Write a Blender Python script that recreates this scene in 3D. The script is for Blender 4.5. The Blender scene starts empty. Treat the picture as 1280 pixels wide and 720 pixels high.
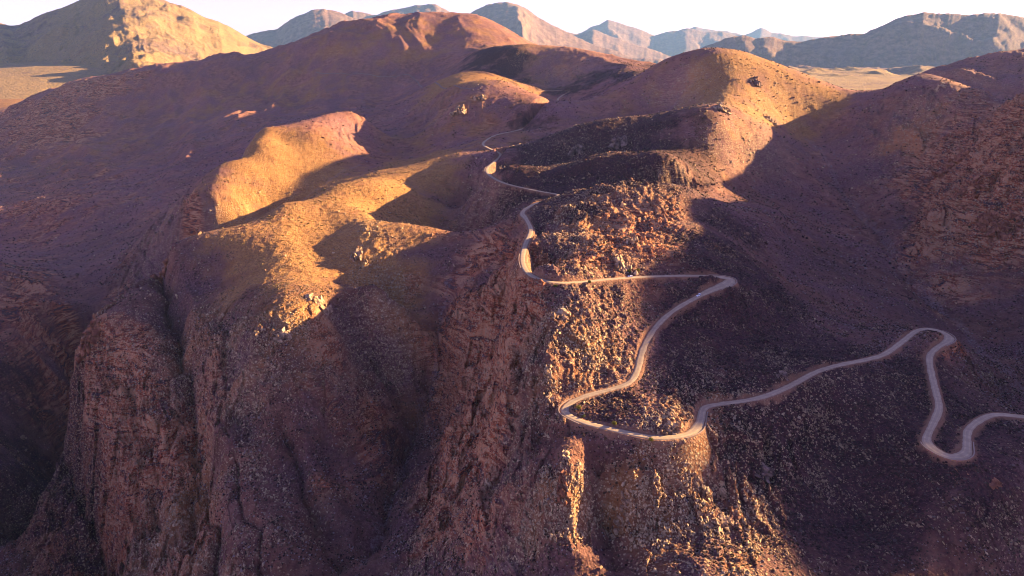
import bpy, math, os
import numpy as np
from math import radians, sin, cos, tan, log, exp

Q = float(os.environ.get("TQ", "1"))          # development only: mesh coarseness (1 = final)
rng = np.random.default_rng(7)

# ----------------------------------------------------------------------------- camera
F = 834.0; TH = math.atan(298/F); CT, ST = cos(TH), sin(TH)
SUN_AZ, SUN_EL = radians(22), radians(14)    # azimuth from +x towards +y
def ur(px, py):
    v = -(py-360)/F
    Y = CT + v*ST; Z = -ST + v*CT
    return (px-640)/F/Y, Z/Y
def P(px, py, D=None, z=None):
    u, r = ur(px, py)
    if D is None: D = z/r
    return (u*D, D, r*D)
def proj(X, Y, Z):
    d = Y*CT - Z*ST; v = Y*ST + Z*CT
    return 640 + F*X/d, 360 - F*v/d

# ----------------------------------------------------------------------------- noise
def _hash(ix, iy, seed):
    h = (ix.astype(np.uint32)*np.uint32(374761393) + iy.astype(np.uint32)*np.uint32(668265263) + np.uint32(seed*2246822519 & 0xffffffff))
    h = (h ^ (h >> np.uint32(13)))*np.uint32(1274126177)
    return h ^ (h >> np.uint32(16))
def gnoise(x, y, seed=0):
    x = np.asarray(x, dtype=np.float32); y = np.asarray(y, dtype=np.float32)
    x0 = np.floor(x); y0 = np.floor(y)
    fx = x-x0; fy = y-y0
    ix = x0.astype(np.int64); iy = y0.astype(np.int64)
    sx = fx*fx*fx*(fx*(fx*6-15)+10); sy = fy*fy*fy*(fy*(fy*6-15)+10)
    def g(dx, dy):
        a = _hash(ix+dx, iy+dy, seed).astype(np.float32)*np.float32(2*math.pi/4294967296.0)
        return np.cos(a)*(fx-dx)+np.sin(a)*(fy-dy)
    n00 = g(0,0); n10 = g(1,0); n01 = g(0,1); n11 = g(1,1)
    a = n00+(n10-n00)*sx; b = n01+(n11-n01)*sx
    return (a+(b-a)*sy)*1.5
def fbm(x, y, o, seed=0, gain=.5):
    s = 0; a = 1
    for i in range(o):
        s = s + a*gnoise(x*2**i+i*17.3, y*2**i-i*9.1, seed+i); a *= gain
    return s
def ridged(x, y, o, seed=0, gain=.5):
    s = 0; a = 1; w = 1
    for i in range(o):
        n = 1-np.abs(gnoise(x*2**i+i*13.7, y*2**i+i*5.9, seed+i))*1.6
        n = np.clip(n, 0, 1)**2
        s = s + a*n*w; w = np.clip(n*1.5, 0, 1); a *= gain
    return s
def worley(x, y, seed=0):
    """distance to nearest jittered point, and its random id"""
    x = np.asarray(x, dtype=np.float32); y = np.asarray(y, dtype=np.float32)
    ix = np.floor(x).astype(np.int64); iy = np.floor(y).astype(np.int64)
    best = np.full(x.shape, 9, np.float32); rid = np.zeros(x.shape, np.float32)
    for dx in (-1,0,1):
        for dy in (-1,0,1):
            h = _hash(ix+dx, iy+dy, seed)
            jx = (h & np.uint32(1023)).astype(np.float32)/1023; jy = ((h >> np.uint32(10)) & np.uint32(1023)).astype(np.float32)/1023
            d = (ix+dx+jx-x)**2+(iy+dy+jy-y)**2
            m = d < best
            best = np.where(m, d, best).astype(np.float32)
            rid = np.where(m, ((h >> np.uint32(20)) & np.uint32(1023)).astype(np.float32)/1023, rid)
    return np.sqrt(best), rid
def sm(a, b, x):
    t = np.clip((x-a)/(b-a), 0, 1); return t*t*(3-2*t)

# ----------------------------------------------------------------------------- the lie of the land: surveyed points
# road: (px, py, height) -> world
ROAD_PX = [
 (1420,548,-237),(1340,528,-236),(1280,521,-235),(1245,518,-234.5),(1225,525,-234),(1210,538,-233.6),(1209,555,-233.2),(1207,567,-232.8),(1190,571,-232.3),
 (1170,563,-232),(1158,550,-231.7),(1166,530,-231.2),(1174,510,-231),(1170,490,-230.6),(1164,465,-230.2),(1162,445,-230),(1172,434,-229.5),(1187,424,-229),
 (1178,415,-228.4),(1160,411,-228),(1145,414,-227.7),(1128,427,-227.2),(1105,443,-226.4),(1080,450,-225.6),(1050,456,-224.8),(1020,465,-224),(990,481,-223.2),(960,494,-222.5),
 (930,501,-222),(900,505,-221.4),(880,510,-221),(876,525,-220.6),(868,538,-220.2),(850,545,-219.8),(820,547,-219.4),(790,542,-219),(755,534,-218.6),(725,526,-218.2),
 (706,515,-217.6),(712,504,-217),(735,494,-216),(765,486,-215),(787,478,-214),(797,462,-212.5),(803,438,-210),(815,415,-207),(832,396,-203.5),(850,383,-200),(872,371,-196.5),(890,362,-194),
 (908,355,-192),(912,349,-190.6),(895,345.5,-189.5),(865,344.5,-188),(830,345,-186.3),(795,346.5,-184.5),(760,349,-182.8),(730,352,-181),(700,353.5,-179), (678,350,-178.5),(660,341,-179),
 (653,325,-179.5),(657,305,-180),(664,288,-180.3),(658,274,-180.3),(653,265,-180.2),(668,255,-180),(690,248,-179.5),(698,243.5,-179),
 (680,240,-178),(655,235,-177),(628,228,-175.5),(611,218,-174),(609,210,-173),(618,202,-171.5),(626,193,-170),(615,187,-169),(604,181,-168),(608,175,-166),(622,168,-163),
 (650,162,-158),(680,150,-151),(705,139,-145),(716,133,-142),(706,129,-139.5),(697,125,-136),(703,119,-126.5),(712,115,-120),(690,113,-116),(665,114,-114)]
ROAD = np.array([P(a,b,z=c) for a,b,c in ROAD_PX])

CP = [ # (px, py, depth)
 (0,140,3002),(60,105,2947),(100,92,2929),(150,83,2912),(200,76,2889),(280,70,2921),(350,64,2896),(420,45,2881),(470,30,2941),
 (520,20,2992),(560,16,3060),(600,19,3078),(635,38,3137),(660,55,2943),(0,200,2377),(0,300,1503),(100,150,2560),(100,250,1658),
 (200,130,2639),(200,200,2011),(150,320,1177),(300,110,2692),(350,100,2698),(450,70,2755),(450,100,2597),(540,60,2790),(540,95,2573),
 (300,150,2225),(200,260,1481),(400,132,2380),(470,120,2486),(100,395,997),(80,450,852),(70,480,812),(50,560,700),(20,650,560),
 (0,350,1005),(0,450,823),(0,550,675),(0,690,532),(270,292,1028),(310,272,1064),(400,236,1151),(450,205,1305),(490,170,1556),
 (470,160,1568),(475,187,1445),(510,150,1741),(545,150,1570),(500,140,1864),(520,125,1895),(444,139,1525),(413,145,1460),(370,152,1421),
 (327,160,1362),(304,187,1295),(280,204,1211),(255,222,1148),(240,245,1089),(442,165,1451),(438,185,1372),(400,165,1374),(400,190,1311),
 (350,175,1330),(350,200,1242),(370,220,1212),(320,215,1175),(300,240,1107),(340,240,1144),(270,250,1061),(262,268,1042),(240,285,1040),
 (560,190,1269),(498,213,1149),(450,224,1060),(404,236,983),(350,254,893),(318,276,852),(260,292,816),(214,305,792),(195,330,780),
 (150,370,708),(110,400,660),(92,430,650),(505,240,1004),(470,240,965),(470,254,948),(440,250,927),(400,265,865),(385,300,771),
 (350,300,756),(352,320,720),(370,350,639),(350,400,551),(400,380,591),(345,430,529),(250,350,714),(200,400,655),(150,430,616),
 (250,430,593),(250,500,523),(300,600,430),(400,600,436),(400,500,497),(450,430,599),(88,560,562),(140,715,428),(150,550,527),
 (200,650,436),(250,600,446),(300,700,355),(380,700,354),(300,500,500),(458,265,884),(500,277,806),(565,289,806),(540,284,810),
 (540,300,758),(440,290,780),(436,320,729),(455,335,709),(470,350,633),(500,340,702),(520,320,722),(500,310,744),(425,288,805),
 (408,316,743),(480,400,671),(600,262,1030),(580,300,918),(560,350,884),(550,400,636),(545,450,598),(530,490,572),(515,530,540),
 (505,570,486),(480,640,419),(450,705,363),(640,330,667),(650,400,563),(600,400,595),(665,470,416),(600,500,508),(600,600,383),
 (660,560,364),(560,650,367),(530,700,342),(692,400,464),(692,450,424),(688,500,392),(700,545,362),(720,600,321),(750,650,321),
 (800,700,289),(680,650,309),(620,680,318),(780,600,328),(870,600,334),(870,650,313),(870,700,276),(950,650,318),(1000,700,287),
 (1100,650,322),(1100,720,278),(1280,700,295),(1280,620,327),(1200,640,311),(960,560,363),(1050,560,376),(1100,500,410),(1150,620,324),
 (750,400,475),(750,450,430),(780,510,373),(950,300,740),(900,400,508),(950,400,519),(1000,350,681),(1050,400,588),(1000,430,498),
 (1100,350,761),(1150,380,700),(1010,170,1364),(1050,230,1133),(1100,280,970),(1130,320,854),(1180,380,726),(1230,440,622),(1280,490,542),
 (1200,350,778),(1280,400,681),(1280,450,602),(1280,350,743),(1270,330,773),(1180,230,1001),(1250,200,926),(1280,160,955),(1220,150,1133),
 (1150,150,1233),(1100,130,1561),(1160,250,989),(1100,200,1198),(1200,280,865),(1120,103,1418),(1150,92,1404),(1180,102,1295),(1230,110,1234),
 (1280,122,1077),(880,76,1482),(920,70,1498),(960,78,1529),(1000,95,1510),(1040,115,1486),(1065,120,1478),(1090,113,1531),(830,85,1537),
 (800,92,1655),(770,105,1768),(900,120,1332),(940,150,1190),(880,170,1087),(850,150,1320),(900,150,1113),(850,190,1052),(980,180,1203),
 (930,200,1098),(900,230,983),(960,260,900),(1000,280,894),(830,130,1474),(780,150,1267),(740,152,1182),(700,165,1171),(790,175,1112),
 (760,200,1059),(700,220,937),(650,200,1088),(690,200,1085),(740,195,961),(840,200,915),(790,225,824),(740,235,801),(860,235,824),
 (820,280,685),(760,290,660),(880,300,633),(700,270,717),(720,330,541),(780,335,556),(780,300,630),(860,320,590),(640,165,1344),
 (680,140,1460),(590,150,1499),(570,130,1534),(600,100,1726),(640,103,1677),(545,118,1716),(600,88,2057),(540,108,2206),(590,68,2522),
 (640,60,2413),(700,60,2392),(740,64,2370),(780,74,2397),(830,82,2240),(650,85,2322),(720,90,2214),(700,105,2199),(790,92,1979),
 (0,130,3696),(0,110,4295),(40,95,4800),(100,84,5200),
]
WP = [ # hidden points, (u, depth, z)
 (-.78,3350,-300),(-.6,3350,-210),(-.4,3500,-150),(-.2,3800,-60),(-.05,3800,-50),(.05,3500,-60),
(-.233,1680,-188),(.72,1330,-135),(.755,1260,-120),(.66,1530,-135),(.60,1640,-140),(.79,1500,-120),(-.28,1640,-195),(-.335,1540,-215),(.07,2760,-70),(.2,2900,-110),(.35,2400,-150),(.5,1900,-170),(.62,1800,-140),(.8,1700,-150),(.3,1900,-110),
 (-.72,760,-440),(-.62,900,-425),(-.53,960,-400),(-.36,1500,-230),(-.42,1300,-260),(-.3,1700,-190),
 (.58,1620,-140),(.18,880,-172),(.25,900,-178),(.1,1300,-150),(.02,1250,-165),
 (-.35,1060,-290),(-.44,1000,-345),
 (0,5500,-200),(.4,5000,-230),(.8,5000,-230),(-.4,5500,-170),(-.9,5500,-180),
 (0,40000,-500),(1,40000,-500),(-1,40000,-500),(0,12000,-300),(1,12000,-300),(-1,12000,-300),
 (0,150,-310),(0,60,-330),(.9,150,-300),(1,60,-330),(-.8,280,-440),(-.6,150,-430),(-1,60,-400),(-.4,250,-365),
 (-1.3,1500,-180),(-1.3,700,-330),(-1.3,3000,-250),(-2.5,1000,-200),(-2.5,300,-300),(-3.5,100,-300),(-3,4000,-200),
 (3,4000,-250),(3,1200,-200),(3.5,100,-330),(1.3,2500,-200),(1.4,3500,-230),(2.2,2000,-220),
 (1.0,420,-285),(.92,600,-275),(1.1,300,-280),
]
# ridge on the right, running out of the frame: world (X, Y, z)
CREST = [(1208,1438,20.4),(1096,1305,21.6),(870,1030,10.0),(876,900,18.5),(885,857,23.0),(903,813,15.0),(914,777,10.5),(929,733,11.2),(944,689,0.5),(960,640,-41.1),(968,609,-36.4),(1000,500,-57.4),(1040,360,-80.7)]
XP = []
for (x,y,z) in CREST:
    XP += [(x,y,z),(x+190,y+60,z-75),(x+420,y+120,z-170)]
for (x,y,z) in CREST[6:]: XP.append((x-110,y-40,z-72))
pts = [P(a,b,D=c) for a,b,c in CP]+[(u*D,D,z) for u,D,z in WP]+XP+[tuple(p) for p in ROAD[::2]]
pts = np.array(pts)
cu = pts[:,0]/pts[:,1]; cl = np.log(pts[:,1]); cv = pts[:,2]/pts[:,1]
KL = 1.0
def _phi(r2): return np.where(r2 > 1e-12, .5*r2*np.log(np.maximum(r2,1e-12)), 0)
def tps_fit(a, b, v, lam):
    n = len(a); r2 = (a[:,None]-a[None])**2+(b[:,None]-b[None])**2
    A = np.zeros((n+3,n+3)); A[:n,:n] = _phi(r2)+np.diag(lam)
    A[:n,n] = 1; A[:n,n+1] = a; A[:n,n+2] = b; A[n:,:n] = A[:n,n:].T
    return np.linalg.solve(A, np.concatenate([v,[0,0,0]]))
W = tps_fit(cu, cl*KL, cv, np.where(np.arange(len(cu)) < len(CP), 2e-4, 2e-5))
# coarse lattice of the smooth land, then cubic look-up
GU = np.concatenate([np.linspace(-3.6,-1.1,60,endpoint=False), np.linspace(-1.1,1.1,330,endpoint=False), np.linspace(1.1,3.6,60)])
GL = np.concatenate([np.linspace(log(50),log(3600),420,endpoint=False), np.linspace(log(3600),log(54000),60)])
gu, gl = np.meshgrid(GU, GL)
S = W[-3]+W[-2]*gu+W[-1]*gl*KL
for i in range(len(cu)):
    S = S + W[i]*_phi((gu-cu[i])**2+((gl-cl[i])*KL)**2)
def interp_mat(xs, grid):
    i = np.clip(np.searchsorted(grid, xs)-1, 1, len(grid)-3)
    t = (xs-grid[i])/(grid[i+1]-grid[i])
    w = np.stack([(-t+2*t*t-t**3)/2, (2-5*t*t+3*t**3)/2, (t+4*t*t-3*t**3)/2, (-t*t+t**3)/2])
    return i, w
def lookup_grid(us, ls):                       # tensor grid
    iu, wu = interp_mat(us, GU); il, wl = interp_mat(ls, GL)
    A = sum(wu[k][None,:]*S[:, iu-1+k] for k in range(4))
    return sum(wl[k][:,None]*A[il-1+k, :] for k in range(4))
def lookup(u, l):                              # scattered
    iu, wu = interp_mat(u, GU); il, wl = interp_mat(l, GL)
    r = 0
    for a in range(4):
        for b in range(4): r = r + wl[a]*wu[b]*S[il-1+a, iu-1+b]
    return r

# ----------------------------------------------------------------------------- far ranges
RANGES = [ # depth, width factor, silhouette
 (7500, 4.2, -230, [(-160,40),(-60,36),(0,28),(12,32),(25,30),(50,18),(75,10),(95,2),(110,-5),(150,-13),(180,-9),(200,-2),(215,3),(240,13),(255,21),(275,27),(290,35),(305,44),(325,54),(350,62),(400,72)]),
 (17000, 3.4, -260, [(280,62),(310,43),(330,38),(345,36),(365,22),(390,12),(405,11),(425,15),(440,21),(470,30),(520,50)]),
 (22000, 3.2, -320, [(380,40),(430,17),(440,12),(455,16),(470,18),(485,14),(500,10),(520,6),(545,5),(560,13),(590,30),(640,60)]),
 (19000, 3.2, -300, [(540,50),(590,14),(608,6),(622,3),(635,2),(648,5),(660,11),(675,21),(690,30),(712,41),(740,54),(790,69),(860,82)]),
 (26000, 3.2, -340, [(640,60),(680,32),(700,38),(725,43),(741,36),(752,41),(765,45),(790,54),(815,62),(850,72)]),
 (34000, 3.2, -400, [(680,60),(722,42),(740,33),(750,30),(760,24),(772,27),(785,31),(800,36),(818,43),(835,39),(860,35),(880,38),(905,39),(940,50),(980,62)]),
 (45000, 3.2, -500, [(780,60),(830,43),(850,39),(870,33),(885,36),(900,38),(930,43),(940,39),(952,34),(965,40),(985,44),(1010,45),(1040,46),(1060,49),(1100,60)]),
 (13500, 1.7, -500, [(790,84),(850,70),(880,58),(905,49),(930,43),(945,48),(962,45),(980,50),(1000,52),(1030,46),(1060,42),(1080,42),(1100,32),(1130,20),(1155,15),(1180,16),(1200,18),(1250,16),(1280,21),(1350,30),(1450,44)]),
 (2250, 2.6, -150, [(1090,120),(1140,95),(1165,84),(1200,72),(1240,64),(1280,60),(1350,52),(1450,50),(1560,70)]),
]
def ranges(X, Y, U):
    out = np.full(X.shape, -1e4, np.float32)
    for k,(Dc, wf, zb, sil) in enumerate(RANGES):
        sil = [(sil[0][0]-60,sil[0][1]+6)]+sil+[(sil[-1][0]+60,sil[-1][1]+6)]
        uu = np.array([ur(a,b)[0] for a,b in sil]); zz = np.array([ur(a,b)[1]*Dc for a,b in sil])
        uf = np.linspace(uu[0], uu[-1], 1200); zf = np.interp(uf, uu, zz); kn = np.hanning(17 if Dc > 5000 else 71); kn /= kn.sum(); hw = len(kn)//2
        zf = np.convolve(np.pad(zf, hw, mode='edge'), kn, 'valid')+Dc*.0011*(fbm(uf*38, uf*0+k, 4, 150+k, .6))
        zc = np.interp(U, uf, zf)
        zc = zb-60+(zc-zb+60)*sm(0,.07,U-uu[0])*sm(0,.07,uu[-1]-U)
        m = (U > uu[0]) & (U < uu[-1]) & (Y > Dc*.45) & (Y < Dc*1.7)
        if not m.any(): continue
        x = X[m]; y = Y[m]; z0 = zc[m]; h = np.maximum(z0-zb, 20)
        sc = Dc/7.0
        n = fbm(x/sc/1.0, y/sc/1.6, 4, 40+k)
        wig = .10*n*sm(0, .05, np.abs(y/Dc-1))
        t = np.abs(y/Dc-1)*Dc/(h*wf)
        rid = ridged(x/sc*.9+n*.5, y/sc*.75+n*.4, 6, 60+k, .5)
        base = np.clip(1-t, -1.2, 1)
        prof = np.where(base>0, .55*base+.45*base*base*(3-2*base), base)
        mod = (rid-1.05)*.11*np.maximum(np.sin(np.clip(t,0,1)*math.pi),0)**.7
        fine = fbm(x/sc*5, y/sc*5, 4, 90+k, .6)*.022*sm(0,.05,t)
        out[m] = np.maximum(out[m], np.where(t < 1.7, zb + h*(prof+mod+fine), -1e4))
    return out

# ----------------------------------------------------------------------------- road carve
def resample(p, step):
    d = np.concatenate([[0], np.cumsum(np.linalg.norm(np.diff(p,axis=0),axis=1))])
    # Catmull-Rom through the survey, then even spacing
    q = []
    for i in range(len(p)-1):
        p0 = p[max(i-1,0)]; p1 = p[i]; p2 = p[i+1]; p3 = p[min(i+2,len(p)-1)]
        for t in np.linspace(0,1,12,endpoint=False):
            q.append(.5*((2*p1)+(-p0+p2)*t+(2*p0-5*p1+4*p2-p3)*t*t+(-p0+3*p1-3*p2+p3)*t**3))
    q.append(p[-1]); q = np.array(q)
    for _ in range(8): q[1:-1] = .25*q[:-2]+.5*q[1:-1]+.25*q[2:]
    d = np.concatenate([[0], np.cumsum(np.linalg.norm(np.diff(q,axis=0),axis=1))])
    s = np.arange(0, d[-1], step)
    return np.stack([np.interp(s, d, q[:,k]) for k in range(3)], 1)
RL = resample(ROAD, 1.0)
RW = np.full(len(RL), 2.55)                                    # half width
for (px,py,r,add) in [(908,354,26,3.4),(888,362,20,1.8),(1187,425,20,1.5),(1200,570,22,1.0),(1165,556,14,.8),(872,535,14,1.0),(707,514,12,.6),(655,270,18,1.0)]:
    j = np.argmin([(proj(*q)[0]-px)**2+(proj(*q)[1]-py)**2 for q in RL])
    s = np.abs(np.arange(len(RL))-j); RW += add*np.exp(-(s/(r*.55))**2)
cell = 12.0
def road_field(X, Y, reach=16.0):
    """per point: distance to road minus half width, road z, signed side"""
    d = np.full(X.shape, 99., np.float32); rz = np.zeros(X.shape, np.float32)
    key = {}
    for i,p in enumerate(RL):
        key.setdefault((int(p[0]//cell), int(p[1]//cell)), []).append(i)
    box = (X > RL[:,0].min()-reach)&(X < RL[:,0].max()+reach)&(Y > RL[:,1].min()-reach)&(Y < RL[:,1].max()+reach)
    idx = np.nonzero(box.ravel())[0]
    x = X.ravel()[idx]; y = Y.ravel()[idx]
    cx = (x//cell).astype(int); cy = (y//cell).astype(int)
    code = (cx+5000)*20000+(cy+5000)
    order = np.argsort(code, kind='stable'); code_s = code[order]
    near = set()
    for (a,b) in key:
        for i in (-2,-1,0,1,2):
            for j in (-2,-1,0,1,2): near.add((a+i,b+j))
    D = d.ravel(); Z = rz.ravel()
    for (a,b) in near:
        c = (a+5000)*20000+(b+5000)
        lo = np.searchsorted(code_s, c); hi = np.searchsorted(code_s, c+1)
        if hi <= lo: continue
        ii = idx[order[lo:hi]]
        cand = [k for i in (-2,-1,0,1,2) for j in (-2,-1,0,1,2) for k in key.get((a+i,b+j),())]
        cand = np.array(cand)
        px = X.ravel()[ii][:,None]-RL[cand,0][None]; py = Y.ravel()[ii][:,None]-RL[cand,1][None]
        dd = np.sqrt(px*px+py*py)-RW[cand][None]
        w = 1/(np.maximum(dd+3.2,.15))**4
        D[ii] = dd.min(1)
        Z[ii] = (w*RL[cand,2][None]).sum(1)/w.sum(1)
    return D.reshape(X.shape), Z.reshape(X.shape)

# ----------------------------------------------------------------------------- zones (what the ground is made of, and the gorge's painted shade), as ellipses laid on the land
def hit(px, py):
    """where the line of sight through a photo pixel meets the smooth land"""
    u, r = ur(px, py)
    ls = np.linspace(log(120), log(9000), 1500)
    z = lookup(np.full_like(ls, u), ls)
    below = np.nonzero(z >= r)[0]
    l = ls[below[0]] if len(below) else ls[-1]
    D = exp(l); return (u*D, D, float(lookup(np.array([u]), np.array([l]))[0]*D))
ZONES = { # (px, py, rx px, ry px, strength)
 'burnt': [(50,570,80,130,.75),(500,620,60,110,.45),(330,640,60,70,.3),(740,185,120,42,1),(735,205,120,30,1),(690,222,80,22,.9),(800,205,70,30,.8),(860,225,40,30,.6),(690,205,70,25,1),(665,150,40,20,.5),(730,262,30,16,.8),(930,400,80,90,.85),(1070,590,210,130,1),(1000,470,120,60,.85),(930,370,90,60,1),(1120,510,100,70,.9),(850,425,35,60,.8),(800,90,70,12,.55),(620,85,45,14,.8),(740,100,70,8,.7),(760,510,60,22,.5),(900,300,60,60,.6),(1230,600,90,80,.7),(680,270,18,22,.6),(880,290,30,40,.5),(700,620,30,60,.3),(860,480,40,50,.8)],  # first ellipse blackens the left gorge, putting its shade into the colour
 'grass': [(500,48,150,36,.45),(250,130,220,40,.3),(120,190,120,30,.35),(330,120,160,20,.4),(920,110,70,50,.75),(980,110,60,40,.7),(430,245,120,28,1),(350,200,90,38,1),(340,270,110,22,.8),(390,330,45,50,.7),(600,98,70,9,1),(1015,116,50,12,.7),(1240,110,70,10,1),(930,90,60,15,.7),(40,115,120,25,1.3),(560,150,90,30,.45),(520,205,60,18,.9),(490,300,70,35,.55),(620,175,60,12,.5),(690,150,60,20,.3),(250,65,90,16,.9),(640,55,50,8,.6),(860,180,60,30,.4),(790,120,70,20,.4)],
 'red':   [(1200,255,40,30,1.3),(1240,215,30,60,1.3),(1255,290,50,40,1.3),(1225,230,80,75,1.1),(60,150,70,40,.9),(110,100,60,12,.9),(60,260,90,70,.6),(790,290,80,50,.85),(740,330,50,30,.4),(1230,250,80,75,1),(1190,200,60,50,.7),(150,500,90,120,.8),(100,640,110,90,.8),(60,430,90,110,.75),(240,272,14,22,.8),(600,470,60,110,.9),(80,230,90,60,.45),(20,150,70,40,.6),(250,680,120,60,.5),(560,620,80,70,.6),(600,130,50,20,.3),(460,560,60,100,.5),(1205,578,30,14,1),(1190,436,24,10,.8),(1140,490,30,40,.4)],
 'rock':  [(1225,230,70,70,1.2),(1150,200,50,50,.7),(60,150,70,40,.9),(110,100,60,12,1.1),(150,250,150,80,.6),(880,630,110,110,1.5),(690,430,30,90,.8),(770,270,90,55,1.2),(740,320,60,30,.9),(900,120,60,50,.6),(700,640,50,60,.6),(740,420,60,70,1.1),(860,530,40,25,.9),(960,560,90,80,.6),(1000,500,120,60,.6),(1170,170,110,60,.7),(1240,290,60,60,.9),(180,480,130,120,.8),(240,640,150,90,.7),(470,340,40,30,.7),(360,410,50,40,.8),(620,450,60,90,.6),(540,660,60,60,.6),(740,190,90,30,.6),(600,115,20,8,.6),(490,142,60,8,.5),(700,62,60,8,.7)],
}
def zone_fields(X, Y):
    out = {}
    U = X/Y; Lg = np.log(Y)
    for k, lst in ZONES.items():
        acc = np.zeros(X.shape, np.float32)
        for (px,py,rx,ry,s) in lst:
            x0,y0,_ = hit(px,py); xa,ya,_ = hit(px,py-ry*.7); xb,yb,_ = hit(px,py+ry*.7)
            du = rx/F*1.02; dl = max(abs(log(ya/y0)), abs(log(yb/y0)), .03)/.7
            dl = min(dl, .16 if y0 > 1000 else .45)
            q = ((U-x0/y0)/du)**2+((Lg-log(y0))/dl)**2
            acc = np.maximum(acc, s*np.exp(-(q**1.5)*.7))
        out[k] = acc
    return out

# clefts (negative) and buttresses (positive): photo polyline, half width, depth
CLEFTS = [
 ([(66,505),(84,565),(104,620),(126,675),(150,732)],20,-42),
 ([(100,372),(88,405),(80,440),(68,480),(48,540),(18,600),(-20,660)],34,-95),
 ([(560,350),(550,400),(545,450),(530,490),(515,530),(505,570),(490,600),(480,640),(465,675),(448,725)],9,-12),
 ([(192,325),(207,370),(220,410),(236,455),(243,520),(238,600),(228,725)],13,-21),
 ([(225,330),(240,400),(262,470),(268,540),(300,590),(320,650),(345,725)],9,7),
 ([(120,440),(150,470),(180,530),(196,600),(190,720)],10,-10),
 ([(345,500),(368,560),(378,610),(405,665),(425,725)],8,-9),
 ([(372,520),(392,590),(425,640),(450,690)],7,5),
 ([(285,560),(305,620),(330,690),(338,725)],8,-11),
 ([(252,555),(258,600),(266,660),(270,725)],9,-13),
 ([(455,430),(480,465),(505,500),(515,530)],9,-9),
 ([(430,400),(455,440),(478,490),(498,525)],7,5),
 ([(600,385),(590,430),(578,480),(568,530),(556,590)],6,5),
 ([(620,400),(612,450),(604,510),(588,575)],6,-6),
 ([(640,380),(636,440),(630,500),(610,570)],6,4.5),
 ([(655,420),(650,480),(642,540),(622,600)],5,-5),
 ([(1040,215),(1050,228),(1075,258),(1105,290),(1132,330),(1160,362),(1200,410)],22,-11),
 ([(1128,235),(1140,270),(1142,320),(1140,345)],14,-9),
 ([(1165,235),(1195,255),(1225,235),(1245,205),(1250,170)],8,10),
 ([(1185,262),(1215,275),(1245,250),(1268,215),(1285,190)],8,10),
 ([(1200,300),(1235,290),(1262,262),(1290,240)],8,9),
 ([(1235,325),(1262,305),(1290,290)],8,9),
 ([(1175,248),(1207,266),(1236,243),(1258,205)],5,-9),
 ([(1195,285),(1228,280),(1256,252),(1285,222)],5,-9),
 ([(1120,150),(1150,175),(1190,190),(1230,180)],7,6),
 ([(1130,175),(1165,205),(1200,212)],5,-6),
 ([(1240,195),(1262,225),(1250,262),(1270,300)],10,7),
 ([(700,545),(712,580),(705,640),(712,715)],11,4.5),
 ([(735,560),(752,600),(762,660),(770,720)],8,-5),
 ([(585,600),(600,625),(605,660),(590,720)],7,5),
 ([(690,385),(688,430),(683,480),(690,530)],5,3),
]
def groove_field(X, Y):
    out = np.zeros(X.shape, np.float32)
    wx = X+6*gnoise(X/26,Y/26,85)+2.5*gnoise(X/9,Y/9,86); wy = Y+6*gnoise(X/26+9,Y/26+4,87)
    for pl,wd,dp in CLEFTS:
        q = [hit(*p) for p in pl]
        xs = [a[0] for a in q]; ys = [a[1] for a in q]; R = wd*3.2+10
        m = (X>min(xs)-R)&(X<max(xs)+R)&(Y>min(ys)-R)&(Y<max(ys)+R)
        if not m.any(): continue
        x = wx[m]; y = wy[m]; best = np.full(x.shape, 99., np.float32); L = len(q)-1
        for k,(a,b) in enumerate(zip(q[:-1],q[1:])):
            dx,dy = b[0]-a[0], b[1]-a[1]
            t = np.clip(((x-a[0])*dx+(y-a[1])*dy)/(dx*dx+dy*dy+1e-6),0,1)
            d = np.hypot(x-a[0]-t*dx, y-a[1]-t*dy)/wd
            tt = (k+t)/L; end = sm(0,.12,tt)*sm(0,.12,1-tt)
            best = np.minimum(best, d+2*(1-end))
        v = np.exp(-best*1.15)*np.clip(1.9-best,0,1) if dp<0 else np.exp(-(best**2)*.8)
        o = out[m]; out[m] = o+dp*v*1.25
    return out

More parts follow.
